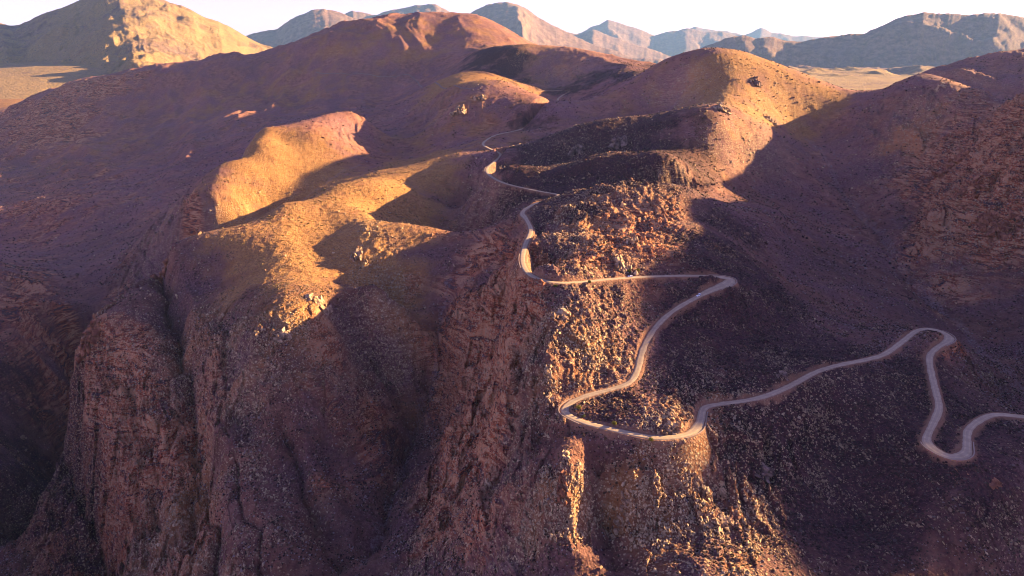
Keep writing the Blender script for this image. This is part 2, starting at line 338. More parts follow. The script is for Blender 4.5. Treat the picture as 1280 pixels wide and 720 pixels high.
# ----------------------------------------------------------------------------- full height
def relief(X, Y, z, zn, slope):
    """eroded, rocky relief added to the smooth land; wavelengths fade out where the mesh is too coarse"""
    cellw = Y*.0022
    f = lambda wl: sm(1.2, 2.6, wl/cellw)
    steep = sm(.35, .95, slope)*sm(2400, 1500, Y)*(1-.85*np.clip(zn['grass']*1.3,0,1))*(1-.85*sm(880,1000,Y)*sm(60,140,X)*sm(600,500,X))
    near = sm(120, 500, Y)
    calm = 1-.6*np.clip(np.maximum(zn['grass'], sm(1000,1300,Y)*sm(2100,1900,Y)),0,1)
    wx = X+18*gnoise(X/90, Y/90, 3); wy = Y+18*gnoise(X/90+31, Y/90+7, 4)
    h = 0
    far = sm(900, 2200, Y)
    fold = sm(1500,2100,Y)*sm(3600,3000,Y)*sm(-150,-450,X)
    h = h + fold*((ridged((X+.4*Y)/420+.3*gnoise(X/300,Y/300,140), (Y-.3*X)/1300, 4, 141)-1.)*20 + (ridged(X/130+.4*gnoise(X/90,Y/90,143), Y/240, 3, 144)-1.)*5)
    h = h + far*(ridged(wx/520, wy/520, 4, 11)-1.0)*9*(.35+.65*sm(.05,.4,slope))*calm
    h = h + (ridged(wx/170, wy/170, 3, 21)-1.0)*(3.5+5*steep)*calm*f(170)
    h = h + fbm(wx/55, wy/55, 2, 31)*(1.3+2.6*steep)*f(40)*calm
    # steeply dipping beds: ribs run down the slopes
    lean = sm(0, -260, X)
    ph = X*.92 + .38*Y*lean - .10*Y + z*.15 + 17*gnoise(X/80, Y/80, 43) + 6*gnoise(X/23, Y/23, 45)
    rib = lambda wl, sd: 1-np.abs(((ph/wl+.35*gnoise(X/(wl*3), Y/(wl*5), sd)) % 1)-.5)*4
    rk = np.clip(zn['rock'],0,1)
    brk = sm(-.35, .35, gnoise(X/24, Y/24, 46))
    h = h + (steep*3.6+.25*rk)*rib(31., 41)*f(30)*brk*1.2 + (steep*1.7+.45*rk)*rib(11.5, 42)*f(11)*brk + (steep*.7+.40*rk)*rib(5.1, 47)*f(5)
    crag = np.clip(steep*1.1+rk*.75-.25, 0, 1.3)*sm(1900,1100,Y)
    def blocks(wl, ax, ay, sd):
        q, idb = worley((X+.3*wl*gnoise(X/wl,Y/wl,sd+1))/(wl*ax), (Y+.3*wl*gnoise(X/wl+5,Y/wl,sd+2))/(wl*ay), sd)
        return idb-.5
    h = h + crag*(blocks(24., .8, 1.5, 120)*9.0*f(24)+blocks(10., .75, 1.35, 124)*5.0*f(9)+blocks(4.4, .8, 1.3, 128)*2.3*f(4.4))*sm(.02,.3,crag)
    # a few broken ledges across
    led = z+h+8*gnoise(wx/60, wy/60, 48)
    per = 17.0; a = led/per; fr = a-np.floor(a)
    h = h + steep*(sm(.3,.7,fr)-fr)*per*.12*sm(-.1,.4,gnoise(X/110,Y/110,49))
    rocky = np.clip(.4+rk*.9+steep*.9-zn['grass']*.35, .1, 1.6)
    w1, id1 = worley(wx/11, wy/11, 51)
    w2, id2 = worley(wx/4.6, wy/4.6, 52)
    patch = sm(-.15,.35, gnoise(wx/34, wy/34, 53))
    h = h + rocky*patch*np.clip(.62-w1,0,1)*5.0*id1*f(8)
    h = h + rocky*np.clip(.6-w2,0,1)*3.2*id2*f(4.0)*(.4+.6*patch)
    # knee-high scrub and stones
    w3, id3 = worley(X/2.6, Y/2.6, 54)
    h = h + np.clip(.55-w3,0,1)*2.3*(.2+.8*id3)*f(2.6)*(.55+.45*rocky)
    h = h + gnoise(X/6.5, Y/6.5, 55)*.6*f(6.5)
    w4, id4 = worley(X/16, Y/16, 56)                       # far ground keeps clumps it can still resolve
    h = h + np.clip(.55-w4,0,1)*4.5*id4*sm(900,1600,Y)*f(14)*calm
    off = sm(1.02, 1.2, np.abs(X/Y))
    h = h + sm(5200,8000,Y)*(ridged(wx/1900, wy/1900, 5, 12)-.9)*80*sm(-60,-170,z)
    return h*(.25+.75*near)*(1-.75*off)

def height(X, Y, smooth, zn):
    """X,Y,smooth on a tensor grid"""
    gy, gx = np.gradient(smooth)
    dX = np.gradient(X, axis=1); dYv = np.gradient(Y, axis=0); dXv = np.gradient(X, axis=0)
    sx = gx/dX; sy = (gy-sx*dXv)/dYv
    slope = np.sqrt(sx*sx+sy*sy)
    smooth = smooth+groove_field(X, Y)
    h = smooth+relief(X, Y, smooth, zn, slope)
    h = h*1.0
    d, rz = road_field(X, Y)
    cut = sm(0.9, 9.0, d)
    diff = h-rz
    lim = np.maximum(d-0.9, 0)*1.7
    lim2 = np.maximum(d-0.9,0)*1.0
    clipped = np.clip(diff, -lim, lim2*1.7)
    hr = rz+np.where(d < .9, 0, clipped)
    w = sm(9.0, 15.0, d)
    h2 = np.where(d < 15, hr*(1-w)+h*w, h)
    h2 = np.where(d < .9, rz-.12, h2)
    return h2, slope, d

print("terrain fit ok", flush=True)
# ----------------------------------------------------------------------------- grids
def columns():
    n = int(1420/Q)
    return np.concatenate([np.linspace(-3.4,-1.02,int(90/Q),endpoint=False), np.linspace(-1.02,1.02,n,endpoint=False), np.linspace(1.02,3.4,int(110/Q))])
def rows(a, b, st): return np.arange(log(a), log(b), st*Q)
LR = np.concatenate([rows(70,260,.006), rows(260,1000,.0019), rows(1000,3900,.0031)])
LF = np.concatenate([[LR[-1]], rows(3920,9000,.0032), rows(9000,52000,.0052)])
CU = columns()

SC = bpy.context.scene; COL = SC.collection
def grid_mesh(name, X, Y, Z, attrs):
    nr, nc = X.shape
    me = bpy.data.meshes.new(name)
    me.vertices.add(nr*nc)
    me.vertices.foreach_set('co', np.stack([X,Y,Z],-1).astype(np.float32).ravel())
    i = np.arange(nr*nc).reshape(nr,nc)
    q = np.stack([i[:-1,:-1], i[:-1,1:], i[1:,1:], i[1:,:-1]], -1).reshape(-1,4)
    me.loops.add(q.size); me.loops.foreach_set('vertex_index', q.ravel().astype(np.int32))
    me.polygons.add(len(q))
    me.polygons.foreach_set('loop_start', np.arange(0,q.size,4,dtype=np.int32))
    me.update(calc_edges=True)
    me.polygons.foreach_set('use_smooth', np.ones(len(q), bool))
    for k,v in attrs.items():
        at = me.attributes.new(k, 'FLOAT_COLOR', 'POINT')
        at.data.foreach_set('color', v.astype(np.float32).ravel())
    o = bpy.data.objects.new(name, me); COL.objects.link(o)
    return o

def build_land(L, far=False):
    u, l = np.meshgrid(CU, L)
    Y = np.exp(l); X = u*Y
    sm0 = np.clip(lookup_grid(CU, L)*Y, -620, 60 if far else 400)
    zn = zone_fields(X, Y)
    rg = ranges(X, Y, u)
    if far:
        zn['grass'] = np.maximum(zn['grass'], sm(9800,8600,Y)*(.75+.5*fbm(X/900,Y/900,3,130)))
        h, slope, d = height(X, Y, np.maximum(sm0, rg), zn)
    else:
        h, slope, d = height(X, Y, np.maximum(sm0, rg), zn)
    return X, Y, h, slope, d, zn
X, Y, H, SL, RD, ZN = build_land(LR)
print("land", X.shape, flush=True)
STREAMS = [[(560,350),(550,400),(545,450),(530,490),(515,530),(505,570),(490,600),(480,640),(465,675),(450,705)],[(1010,175),(1050,230),(1075,255),(1100,280),(1130,320),(1155,350),(1180,380),(1205,410),(1230,440),(1280,490)],[(270,292),(310,272),(400,236),(450,205)]]
def stream_field(X, Y):
    out = np.zeros(X.shape, np.float32)
    for st,wd in zip(STREAMS,(3.2,7.,4.)):
        q = [hit(*p) for p in st]
        for a,b in zip(q[:-1],q[1:]):
            ax,ay,bx,by = a[0],a[1],b[0],b[1]
            t = np.clip(((X-ax)*(bx-ax)+(Y-ay)*(by-ay))/((bx-ax)**2+(by-ay)**2),0,1)
            d = np.hypot(X-ax-t*(bx-ax), Y-ay-t*(by-ay))
            out = np.maximum(out, np.clip(1.6-d/wd,0,1))
    return out
def zone_attr(X, Y, H, ZN, d, slope):
    n = fbm(X/60, Y/60, 4, 70, .6)+.5*fbm(X/210+Y/500, Y/90-X/300, 4, 78, .6); n2 = fbm(X/9, Y/9, 3, 75, .6)
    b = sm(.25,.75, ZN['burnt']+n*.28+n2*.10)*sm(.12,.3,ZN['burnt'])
    g = sm(.2,.8, ZN['grass']+n*.25)
    r = sm(.2,.9, ZN['red']+n*.4+.25*sm(.4,1,slope)*(ZN['red']>.02))
    k = np.clip(ZN['rock']+n*.2+.5*sm(.5,1.1,slope), 0, 1)
    return np.stack([b,g,r,k],-1)
ZA = zone_attr(X,Y,H,ZN,RD,SL)
verge = np.clip(1-RD/5.5-.35*fbm(X/7,Y/7,2,80), 0, 1)*(RD<6)
ones = np.ones_like(verge)
depth_shade = .42+.28*sm(550,1500,Y)+.10*fbm(X/160,Y/160,3,160)  # soil tone: near shade darkened, far shade lightened in the colour, plus noise
MASK2 = np.stack([verge, np.clip(SL,0,2)/2, stream_field(X+5*gnoise(X/14,Y/14,81),Y), depth_shade],-1)
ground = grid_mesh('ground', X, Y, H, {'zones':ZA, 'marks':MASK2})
ground['kind'] = 'structure'
Xf, Yf, Hf, SLf, RDf, ZNf = build_land(LF, True)
Hf[0] = H[-1]
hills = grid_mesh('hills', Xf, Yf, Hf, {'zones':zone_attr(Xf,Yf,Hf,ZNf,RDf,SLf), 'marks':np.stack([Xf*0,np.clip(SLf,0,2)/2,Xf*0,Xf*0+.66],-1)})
hills['kind'] = 'structure'
print("mesh ok", H.min(), H.max(), Hf.min(), Hf.max(), H[:,0].max(), H[:,-1].max(), Hf[:,0].max(), Hf[:,-1].max(), flush=True)

# ----------------------------------------------------------------------------- materials
class NT:
    def __init__(s, name):
        s.m = bpy.data.materials.new(name); s.m.use_nodes = True
        s.t = s.m.node_tree; s.t.nodes.clear()
        s.out = s.t.nodes.new('ShaderNodeOutputMaterial')
        s.b = s.t.nodes.new('ShaderNodeBsdfPrincipled'); s.b.inputs['Roughness'].default_value = .95
        s.b.inputs['Specular IOR Level'].default_value = .15
        s.t.links.new(s.b.outputs[0], s.out.inputs[0])
    def n(s, t, **k):
        nd = s.t.nodes.new(t)
        for a,v in k.items(): setattr(nd,a,v)
        return nd
    def l(s, a, b): s.t.links.new(a, b)
    def val(s, sock, x):
        if hasattr(x,'is_output') or isinstance(x, bpy.types.NodeSocket): s.l(x, sock)
        else: sock.default_value = x
    def mix(s, f, a, b, mode='MIX'):
        nd = s.n('ShaderNodeMix', data_type='RGBA', blend_type=mode)
        s.val(nd.inputs[0], f)
        for i,x in ((6,a),(7,b)):
            if isinstance(x, tuple): x = (*x,1) if len(x)==3 else x
            s.val(nd.inputs[i], x)
        return nd.outputs[2]
    def math(s, op, a, b=0.0, c=0.0, clamp=False):
        nd = s.n('ShaderNodeMath', operation=op, use_clamp=clamp)
        s.val(nd.inputs[0],a); s.val(nd.inputs[1],b); s.val(nd.inputs[2],c)
        return nd.outputs[0]
    def ramp(s, x, a, b, lo=0., hi=1.):
        nd = s.n('ShaderNodeMapRange', interpolation_type='SMOOTHSTEP')
        s.val(nd.inputs[0],x); nd.inputs[1].default_value=a; nd.inputs[2].default_value=b; nd.inputs[3].default_value=lo; nd.inputs[4].default_value=hi
        return nd.outputs[0]
    def noise(s, scale, detail=4, rough=.6, vec=None, dist=0.):
        nd = s.n('ShaderNodeTexNoise'); nd.inputs['Scale'].default_value=scale; nd.inputs['Detail'].default_value=detail
        nd.inputs['Roughness'].default_value=rough; nd.inputs['Distortion'].default_value=dist
        s.l(vec if vec else s.pos(), nd.inputs['Vector']); return nd.outputs['Fac']
    def vor(s, scale, vec=None, out='Distance', rand=1.):
        nd = s.n('ShaderNodeTexVoronoi'); nd.inputs['Scale'].default_value=scale; nd.inputs['Randomness'].default_value=rand
        s.l(vec if vec else s.pos(), nd.inputs['Vector']); return nd.outputs[out]
    def pos(s):
        if not hasattr(s,'_p'): s._p = s.n('ShaderNodeTexCoord').outputs['Object']
        return s._p
    def scaled(s, v):
        nd = s.n('ShaderNodeMapping'); nd.inputs['Scale'].default_value = v; s.l(s.pos(), nd.inputs['Vector']); return nd.outputs[0]
    def bump(s, h, dist, strength=1.):
        nd = s.n('ShaderNodeBump'); nd.inputs['Strength'].default_value=strength; nd.inputs['Distance'].default_value=dist
        s.l(h, nd.inputs['Height']); s.l(nd.outputs[0], s.b.inputs['Normal'])

def land_material(name, far=False):
    t = NT(name)
    zt = t.n('ShaderNodeAttribute', attribute_name='zones'); sp = t.n('ShaderNodeSeparateColor'); t.l(zt.outputs['Color'], sp.inputs[0])
    burnt, grass, red = sp.outputs; rock = zt.outputs['Alpha']
    mk = t.n('ShaderNodeAttribute', attribute_name='marks'); sp2 = t.n('ShaderNodeSeparateColor'); t.l(mk.outputs['Color'], sp2.inputs[0])
    verge, slope, stream = sp2.outputs
    k = .12 if far else 1.
    big = t.noise(.012*k, 5, .65); mid = t.noise(.07*k, 7, .74); fin = t.noise(.45*k, 4, .75)
    geo = t.n('ShaderNodeNewGeometry'); sx = t.n('ShaderNodeSeparateXYZ'); t.l(geo.outputs['Normal'], sx.inputs[0])
    # strata: tilted bands
    tilt = t.n('ShaderNodeMapping'); tilt.inputs['Rotation'].default_value=(.5,1.05,.25); tilt.inputs['Scale'].default_value=(.035,.03,.22)
    t.l(t.pos(), tilt.inputs['Vector'])
    strata = t.noise(1.0, 5, .7, tilt.outputs[0], 2.6)
    soil = t.mix(t.ramp(mid,.3,.7), (.120,.046,.036), (.300,.140,.088))
    soil = t.mix(t.math('MULTIPLY', t.ramp(rock,.55,1.), .7), soil, (.44,.19,.055))
    soil = t.mix(t.ramp(big,.35,.65), soil, t.mix(t.ramp(fin,.35,.7), (.10,.040,.040), (.26,.135,.115)))
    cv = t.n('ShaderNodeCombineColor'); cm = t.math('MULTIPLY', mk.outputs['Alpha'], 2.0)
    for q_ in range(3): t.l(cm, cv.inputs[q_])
    soil = t.mix(1.0, soil, cv.outputs[0], 'MULTIPLY')  # soil colour times the shade brightness painted by distance
    gr = t.mix(t.ramp(mid,.3,.7), (.34,.160,.050), (.52,.275,.085))
    gr = t.mix(t.ramp(fin,.40,.68), gr, (.19,.090,.045))
    rd = t.mix(t.ramp(strata,.35,.65), (.11,.025,.015), (.46,.150,.065))
    tl2 = t.n('ShaderNodeMapping'); tl2.inputs['Rotation'].default_value=(.9,.75,.4); tl2.inputs['Scale'].default_value=(.016,.014,.075); t.l(t.pos(), tl2.inputs['Vector'])
    band = t.noise(1.0, 4, .65, tl2.outputs[0], 3.2)
    rd = t.mix(t.ramp(band,.50,.58), rd, t.mix(fin, (.40,.20,.10), (.62,.30,.14)))
    rd = t.mix(t.ramp(band,.44,.38), rd, (.085,.045,.045))
    rd = t.mix(t.ramp(mid,.55,.75), rd, (.20,.12,.10))
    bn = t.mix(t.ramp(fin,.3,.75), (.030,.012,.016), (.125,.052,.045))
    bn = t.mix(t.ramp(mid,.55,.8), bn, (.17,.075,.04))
    pale = t.mix(t.ramp(strata,.3,.7), (.27,.16,.09), (.56,.42,.23))
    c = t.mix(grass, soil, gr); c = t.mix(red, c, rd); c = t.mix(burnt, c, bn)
    # pale stones scattered on the surface
    v1 = t.vor(.22*k); v2 = t.vor(.55*k)
    thr = t.math('MULTIPLY', rock, .16)
    s1 = t.math('LESS_THAN', v1, t.math('ADD', thr, t.math('MULTIPLY', mid, .22)))
    s2 = t.math('LESS_THAN', v2, t.math('ADD', thr, t.math('MULTIPLY', fin, .34)))
    st = t.math('MULTIPLY', t.math('MAXIMUM', s1, s2), t.ramp(rock, 0, .8, .30, .85))
    c = t.mix(st, c, pale)
    # dark bushes
    v3 = t.vor(.34*k, t.scaled((1.13,1.07,1.)))
    bs = t.math('MULTIPLY', t.math('LESS_THAN', v3, t.math('MULTIPLY', t.ramp(mid,.35,.75), .44)), .8)
    c = t.mix(bs, c, (.045,.035,.022))
    # bare rock on steep faces
    c = t.mix(t.math('MULTIPLY', t.ramp(slope,.30,.6), t.math('MULTIPLY', t.ramp(strata,.45,.65), .32)), c, t.mix(red, pale, (.30,.12,.06)))
    c = t.mix(t.math('MULTIPLY', t.ramp(stream,.4,1.2,0,.4), t.ramp(fin,.4,.65)), c, (.30,.25,.24))
    c = t.mix(t.ramp(verge,.3,.8,0,.7), c, t.mix(mid, (.26,.12,.065), (.36,.20,.115)))
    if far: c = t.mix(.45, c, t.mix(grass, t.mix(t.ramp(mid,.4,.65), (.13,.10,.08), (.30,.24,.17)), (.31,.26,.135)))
    t.l(c, t.b.inputs['Base Color'])
    hb = t.math('ADD', t.math('MULTIPLY', fin, .8), t.math('ADD', t.math('MULTIPLY', strata, .8), t.math('MULTIPLY', v2, -.6)))
    t.bump(hb, 14. if far else 1.3, .9)
    return t.m
ground.data.materials.append(land_material('ground scrub and rock'))
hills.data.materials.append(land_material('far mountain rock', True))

# ----------------------------------------------------------------------------- road ribbon
def tangent(p):
    t = np.gradient(p[:,:2], axis=0); t /= np.linalg.norm(t,axis=1)[:,None]+1e-9; return t
def dir_m(name, ca, cb, scale=.3, bump=.1):
    t = NT(name); f = t.noise(scale, 5, .7)
    t.l(t.mix(t.ramp(f,.3,.7), ca, cb), t.b.inputs['Base Color']); t.bump(f, bump, .6); return t.m
def build_road():
    T = tangent(RL); N = np.stack([-T[:,1],T[:,0]],1)
    off = np.array([-1,-.82,-.5,-.25,0,.25,.5,.82,1]); hz = np.array([-.25,.10,.12,.20,.14,.20,.12,.10,-.25])
    n = len(RL); m = len(off)
    edge = 1+.12*gnoise(np.arange(n)/9., np.zeros(n)+.5, 5)+.10*gnoise(np.arange(n)/2.7, np.zeros(n)+.5, 6)
    V = np.zeros((n,m,3))
    for j in range(m):
        w = RW*off[j]*edge
        V[:,j,0] = RL[:,0]+N[:,0]*w; V[:,j,1] = RL[:,1]+N[:,1]*w; V[:,j,2] = RL[:,2]+hz[j]
    me = grid_mesh('road', V[...,0], V[...,1], V[...,2], {'across': np.stack([np.broadcast_to(np.abs(off),(n,m))]*3+[np.ones((n,m))],-1)})
    t = NT('gravel road'); at = t.n('ShaderNodeAttribute', attribute_name='across'); sp = t.n('ShaderNodeSeparateColor'); t.l(at.outputs['Color'], sp.inputs[0])
    a = sp.outputs[0]
    mid = t.noise(.25,5,.7); fine = t.noise(2.,4,.7)
    c = t.mix(t.ramp(mid,.3,.7), (.40,.29,.17), (.57,.43,.26))
    tr = t.math('ABSOLUTE', t.math('SUBTRACT', a, .42))
    c = t.mix(t.ramp(tr,.05,.2,.0,.45), c, (.32,.235,.17))
    c = t.mix(t.ramp(a,.78,1.,0,.7), c, (.26,.165,.11))
    c = t.mix(t.ramp(fine,.45,.75,0,.3), c, (.25,.18,.13))
    t.l(c, t.b.inputs['Base Color']); t.bump(fine,.08,.5)
    me.data.materials.append(t.m); me['kind']='structure'
    # flip check is unnecessary: double sided
    return me
road = build_road()

# ----------------------------------------------------------------------------- loose rocks and scrub
def ground_at(x, y):
    u = x/y; l = np.log(y)
    i = np.clip(np.searchsorted(CU,u)-1,0,len(CU)-2); j = np.clip(np.searchsorted(LR,l)-1,0,len(LR)-2)
    a = (u-CU[i])/(CU[i+1]-CU[i]); b = (l-LR[j])/(LR[j+1]-LR[j])
    g = lambda A: A[j,i]*(1-a)*(1-b)+A[j,i+1]*a*(1-b)+A[j+1,i]*(1-a)*b+A[j+1,i+1]*a*b
    return g(H), g(RD), [ZA[j,i,k] for k in range(4)], SL[j,i]
def ico():
    p = (1+5**.5)/2
    v = np.array([(-1,p,0),(1,p,0),(-1,-p,0),(1,-p,0),(0,-1,p),(0,1,p),(0,-1,-p),(0,1,-p),(p,0,-1),(p,0,1),(-p,0,-1),(-p,0,1)])/np.hypot(1,p)
    f = np.array([(0,11,5),(0,5,1),(0,1,7),(0,7,10),(0,10,11),(1,5,9),(5,11,4),(11,10,2),(10,7,6),(7,1,8),(3,9,4),(3,4,2),(3,2,6),(3,6,8),(3,8,9),(4,9,5),(2,4,11),(6,2,10),(8,6,7),(9,8,1)])
    return v, f
IV, IF = ico()
def rotz(a):
    c,s_ = np.cos(a), np.sin(a); o = np.zeros_like(a); i1 = np.ones_like(a)
    return np.stack([np.stack([c,-s_,o],-1),np.stack([s_,c,o],-1),np.stack([o,o,i1],-1)],-2)
def roty(a):
    c,s_ = np.cos(a), np.sin(a); o = np.zeros_like(a); i1 = np.ones_like(a)
    return np.stack([np.stack([c,o,s_],-1),np.stack([o,i1,o],-1),np.stack([-s_,o,c],-1)],-2)
def lumps(x, y, z, r, scl, rz, ry, rough):
    """many small angular solids: (n,12,3) vertices"""
    n = len(x)
    v = IV[None]*(1+rough*(rng.random((n,12,1))-.5))*1.0
    v = v*scl[:,None,:]*r[:,None,None]
    v = np.einsum('nij,nkj->nki', rotz(rz)@roty(ry), v)
    v[...,0] += x[:,None]; v[...,1] += y[:,None]; v[...,2] += z[:,None]
    return v
def lump_mesh(name, v, tone, smooth=False):
    n = len(v); f = (IF[None]+12*np.arange(n)[:,None,None]).reshape(-1,3)
    me = bpy.data.meshes.new(name); me.vertices.add(n*12); me.vertices.foreach_set('co', v.astype(np.float32).ravel())
    me.loops.add(f.size); me.loops.foreach_set('vertex_index', f.ravel().astype(np.int32))
    me.polygons.add(len(f)); me.polygons.foreach_set('loop_start', np.arange(0,f.size,3,dtype=np.int32))
    me.update(calc_edges=True)
    me.polygons.foreach_set('use_smooth', np.full(len(f), smooth))
    at = me.attributes.new('tone','FLOAT_COLOR','POINT'); at.data.foreach_set('color', np.repeat(tone,12,axis=0).astype(np.float32).ravel())
    o = bpy.data.objects.new(name, me); COL.objects.link(o); return o
def scatter(n, d0, d1, dens):
    """n tries spread evenly over the ground area in view"""
    y = np.sqrt(rng.random(n)*(d1*d1-d0*d0)+d0*d0); x = (rng.random(n)*2-1)*1.0*y
    x = np.where(np.abs(x/y)<1.0, x, 0)
    z, rd, zz, sl = ground_at(x, y)
    keep = (rng.random(n) < dens(x,y,zz,sl)) & (rd > 1.6)
    return [a[keep] for a in (x,y,z)]+[[a[keep] for a in zz], sl[keep]]
def rock_density(x, y, zz, sl):
    b,g,r_,k = zz
    c = sm(-.05,.45,gnoise(x/38,y/30,100)+.7*gnoise(x/11,y/11,101)+.35*gnoise(x/4,y/4,102))
    return np.clip((.10+.75*k+.25*b+.35*sm(.4,1,sl)-.10*g)*c, .01, 1)
vs_, ts_ = [], []
for (n,d0,d1,r0,r1) in [(int(280000/Q**2),225,640,.35,.85),(int(140000/Q**2),240,1000,.6,1.35),(int(60000/Q**2),700,1900,1.0,2.4)]:
    x,y,z,zz,sl = scatter(n,d0,d1,rock_density)
    m = len(x); rr = r0+(r1-r0)*rng.random(m)**2.2
    scl = np.stack([.35+.45*rng.random(m), .8+1.0*rng.random(m), .6+.6*rng.random(m)],-1)
    rz = -.15+.45*rng.standard_normal(m)+.4*sm(0,-260,x); ry = -.45+.35*rng.standard_normal(m)
    vs_.append(lumps(x,y,z+rr*.12,rr,scl,rz,ry,.85))
    pale = np.clip(.30+.45*zz[3]+.30*rng.standard_normal(m),0,1)
    ts_.append(np.stack([pale, zz[2], zz[0], np.ones(m)],-1))
rocks = lump_mesh('loose_rocks', np.concatenate(vs_), np.concatenate(ts_))
rocks['kind']='stuff'; rocks['label']='countless broken rocks and stones strewn over the scrubby slopes'; rocks['category']='rocks'
def rock_material(name, attr=True, cols=((.12,.058,.040),(.56,.40,.22),(.46,.13,.05))):
    t = NT(name)
    n1 = t.noise(.9,4,.7); n2 = t.noise(.15,3,.6)
    base = cols
    if attr:
        at = t.n('ShaderNodeAttribute', attribute_name='tone'); sp = t.n('ShaderNodeSeparateColor'); t.l(at.outputs['Color'], sp.inputs[0])
        c = t.mix(sp.outputs[0], base[0], base[1]); c = t.mix(t.math('MULTIPLY', sp.outputs[1], .6), c, base[2])
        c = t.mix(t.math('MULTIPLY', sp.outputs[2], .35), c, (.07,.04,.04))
    else:
        c = t.mix(t.ramp(n2,.35,.65), base[0], base[1])
    c = t.mix(t.ramp(n1,.5,.8,0,.6), c, base[0])
    t.l(c, t.b.inputs['Base Color']); t.bump(n1,.35,.8); return t.m
rocks.data.materials.append(rock_material('broken quartzite'))

def scrub_density(x, y, zz, sl):
    b,g,r_,k = zz
    c = .12+.88*sm(-.2,.4,gnoise(x/45,y/35,110)+.7*gnoise(x/13,y/13,111)+.3*gnoise(x/5,y/5,112))
    return np.clip((.75-.25*g+.15*b)*c*sm(1.3,.7,sl), .02, 1)
vs_, ts_ = [], []
for (n,d0,d1,r0,r1) in [(int(170000/Q**2),225,640,.28,.75),(int(90000/Q**2),300,1150,.5,1.05),(int(70000/Q**2),800,2300,.9,1.7)]:
    x,y,z,zz,sl = scatter(n,d0,d1,scrub_density)
    m = len(x); rr = r0+(r1-r0)*rng.random(m)**1.8
    scl = np.stack([.8+.4*rng.random(m), .8+.4*rng.random(m), .55+.4*rng.random(m)],-1)
    vs_.append(lumps(x,y,z+rr*.3,rr,scl,rng.random(m)*6.28,.2*rng.standard_normal(m),.7))
    ts_.append(np.stack([rng.random(m), zz[1], zz[0], np.ones(m)],-1))
scrub = lump_mesh('scrub', np.concatenate(vs_), np.concatenate(ts_))
scrub['kind']='stuff'; scrub['label']='low dry mountain scrub dotted thickly over the slopes'; scrub['category']='scrub'
t = NT('dry scrub'); at = t.n('ShaderNodeAttribute', attribute_name='tone'); sp = t.n('ShaderNodeSeparateColor'); t.l(at.outputs['Color'], sp.inputs[0])
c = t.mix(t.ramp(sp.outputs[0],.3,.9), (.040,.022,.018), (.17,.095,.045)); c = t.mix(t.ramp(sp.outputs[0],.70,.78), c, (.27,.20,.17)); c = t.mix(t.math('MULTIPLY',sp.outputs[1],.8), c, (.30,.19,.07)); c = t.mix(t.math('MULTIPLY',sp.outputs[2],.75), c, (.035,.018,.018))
t.l(c, t.b.inputs['Base Color']); t.bump(t.noise(3.,3,.8),.4,1.)
scrub.data.materials.append(t.m)
print("scatter", len(rocks.data.polygons), len(scrub.data.polygons), flush=True)

# ----------------------------------------------------------------------------- things
import bmesh
from mathutils import Matrix, Vector
def tag(o, label=None, cat=None, group=None):
    if label: o['label'] = label
    if cat: o['category'] = cat
    if group: o['group'] = group
    return o
def empty(name, loc, rz=0):
    o = bpy.data.objects.new(name, None); COL.objects.link(o); o.location = loc; o.rotation_euler = (0,0,rz); o.empty_display_size=.5; return o
def obj(name, bm, mat, parent=None, smooth=False):
    bmesh.ops.recalc_face_normals(bm, faces=bm.faces)
    me = bpy.data.meshes.new(name); bm.to_mesh(me); bm.free()
    if smooth:
        for p_ in me.polygons: p_.use_smooth = True
    me.materials.append(mat)
    o = bpy.data.objects.new(name, me); COL.objects.link(o)
    if parent: o.parent = parent
    return o
def pixel_ground(px, py):
    """first ground point along the photo ray, on the finished land"""
    u, r_ = ur(px, py)
    l = np.linspace(log(200), log(3500), 6000); y = np.exp(l); z,_,_,_ = ground_at(np.full_like(y,u)*y, y)
    k = np.nonzero(z >= r_*y)[0][0]
    return np.array([u*y[k], y[k], z[k]])
def simple(name, col, rough=.6, metal=0., spec=.5, emis=None):
    t = NT(name); t.b.inputs['Base Color'].default_value=(*col,1); t.b.inputs['Roughness'].default_value=rough
    t.b.inputs['Metallic'].default_value=metal; t.b.inputs['Specular IOR Level'].default_value=spec
    n = t.noise(6.,3,.6); t.l(t.mix(t.ramp(n,.4,.7,0,.25), col, tuple(c*.75 for c in col)), t.b.inputs['Base Color'])
    return t.m
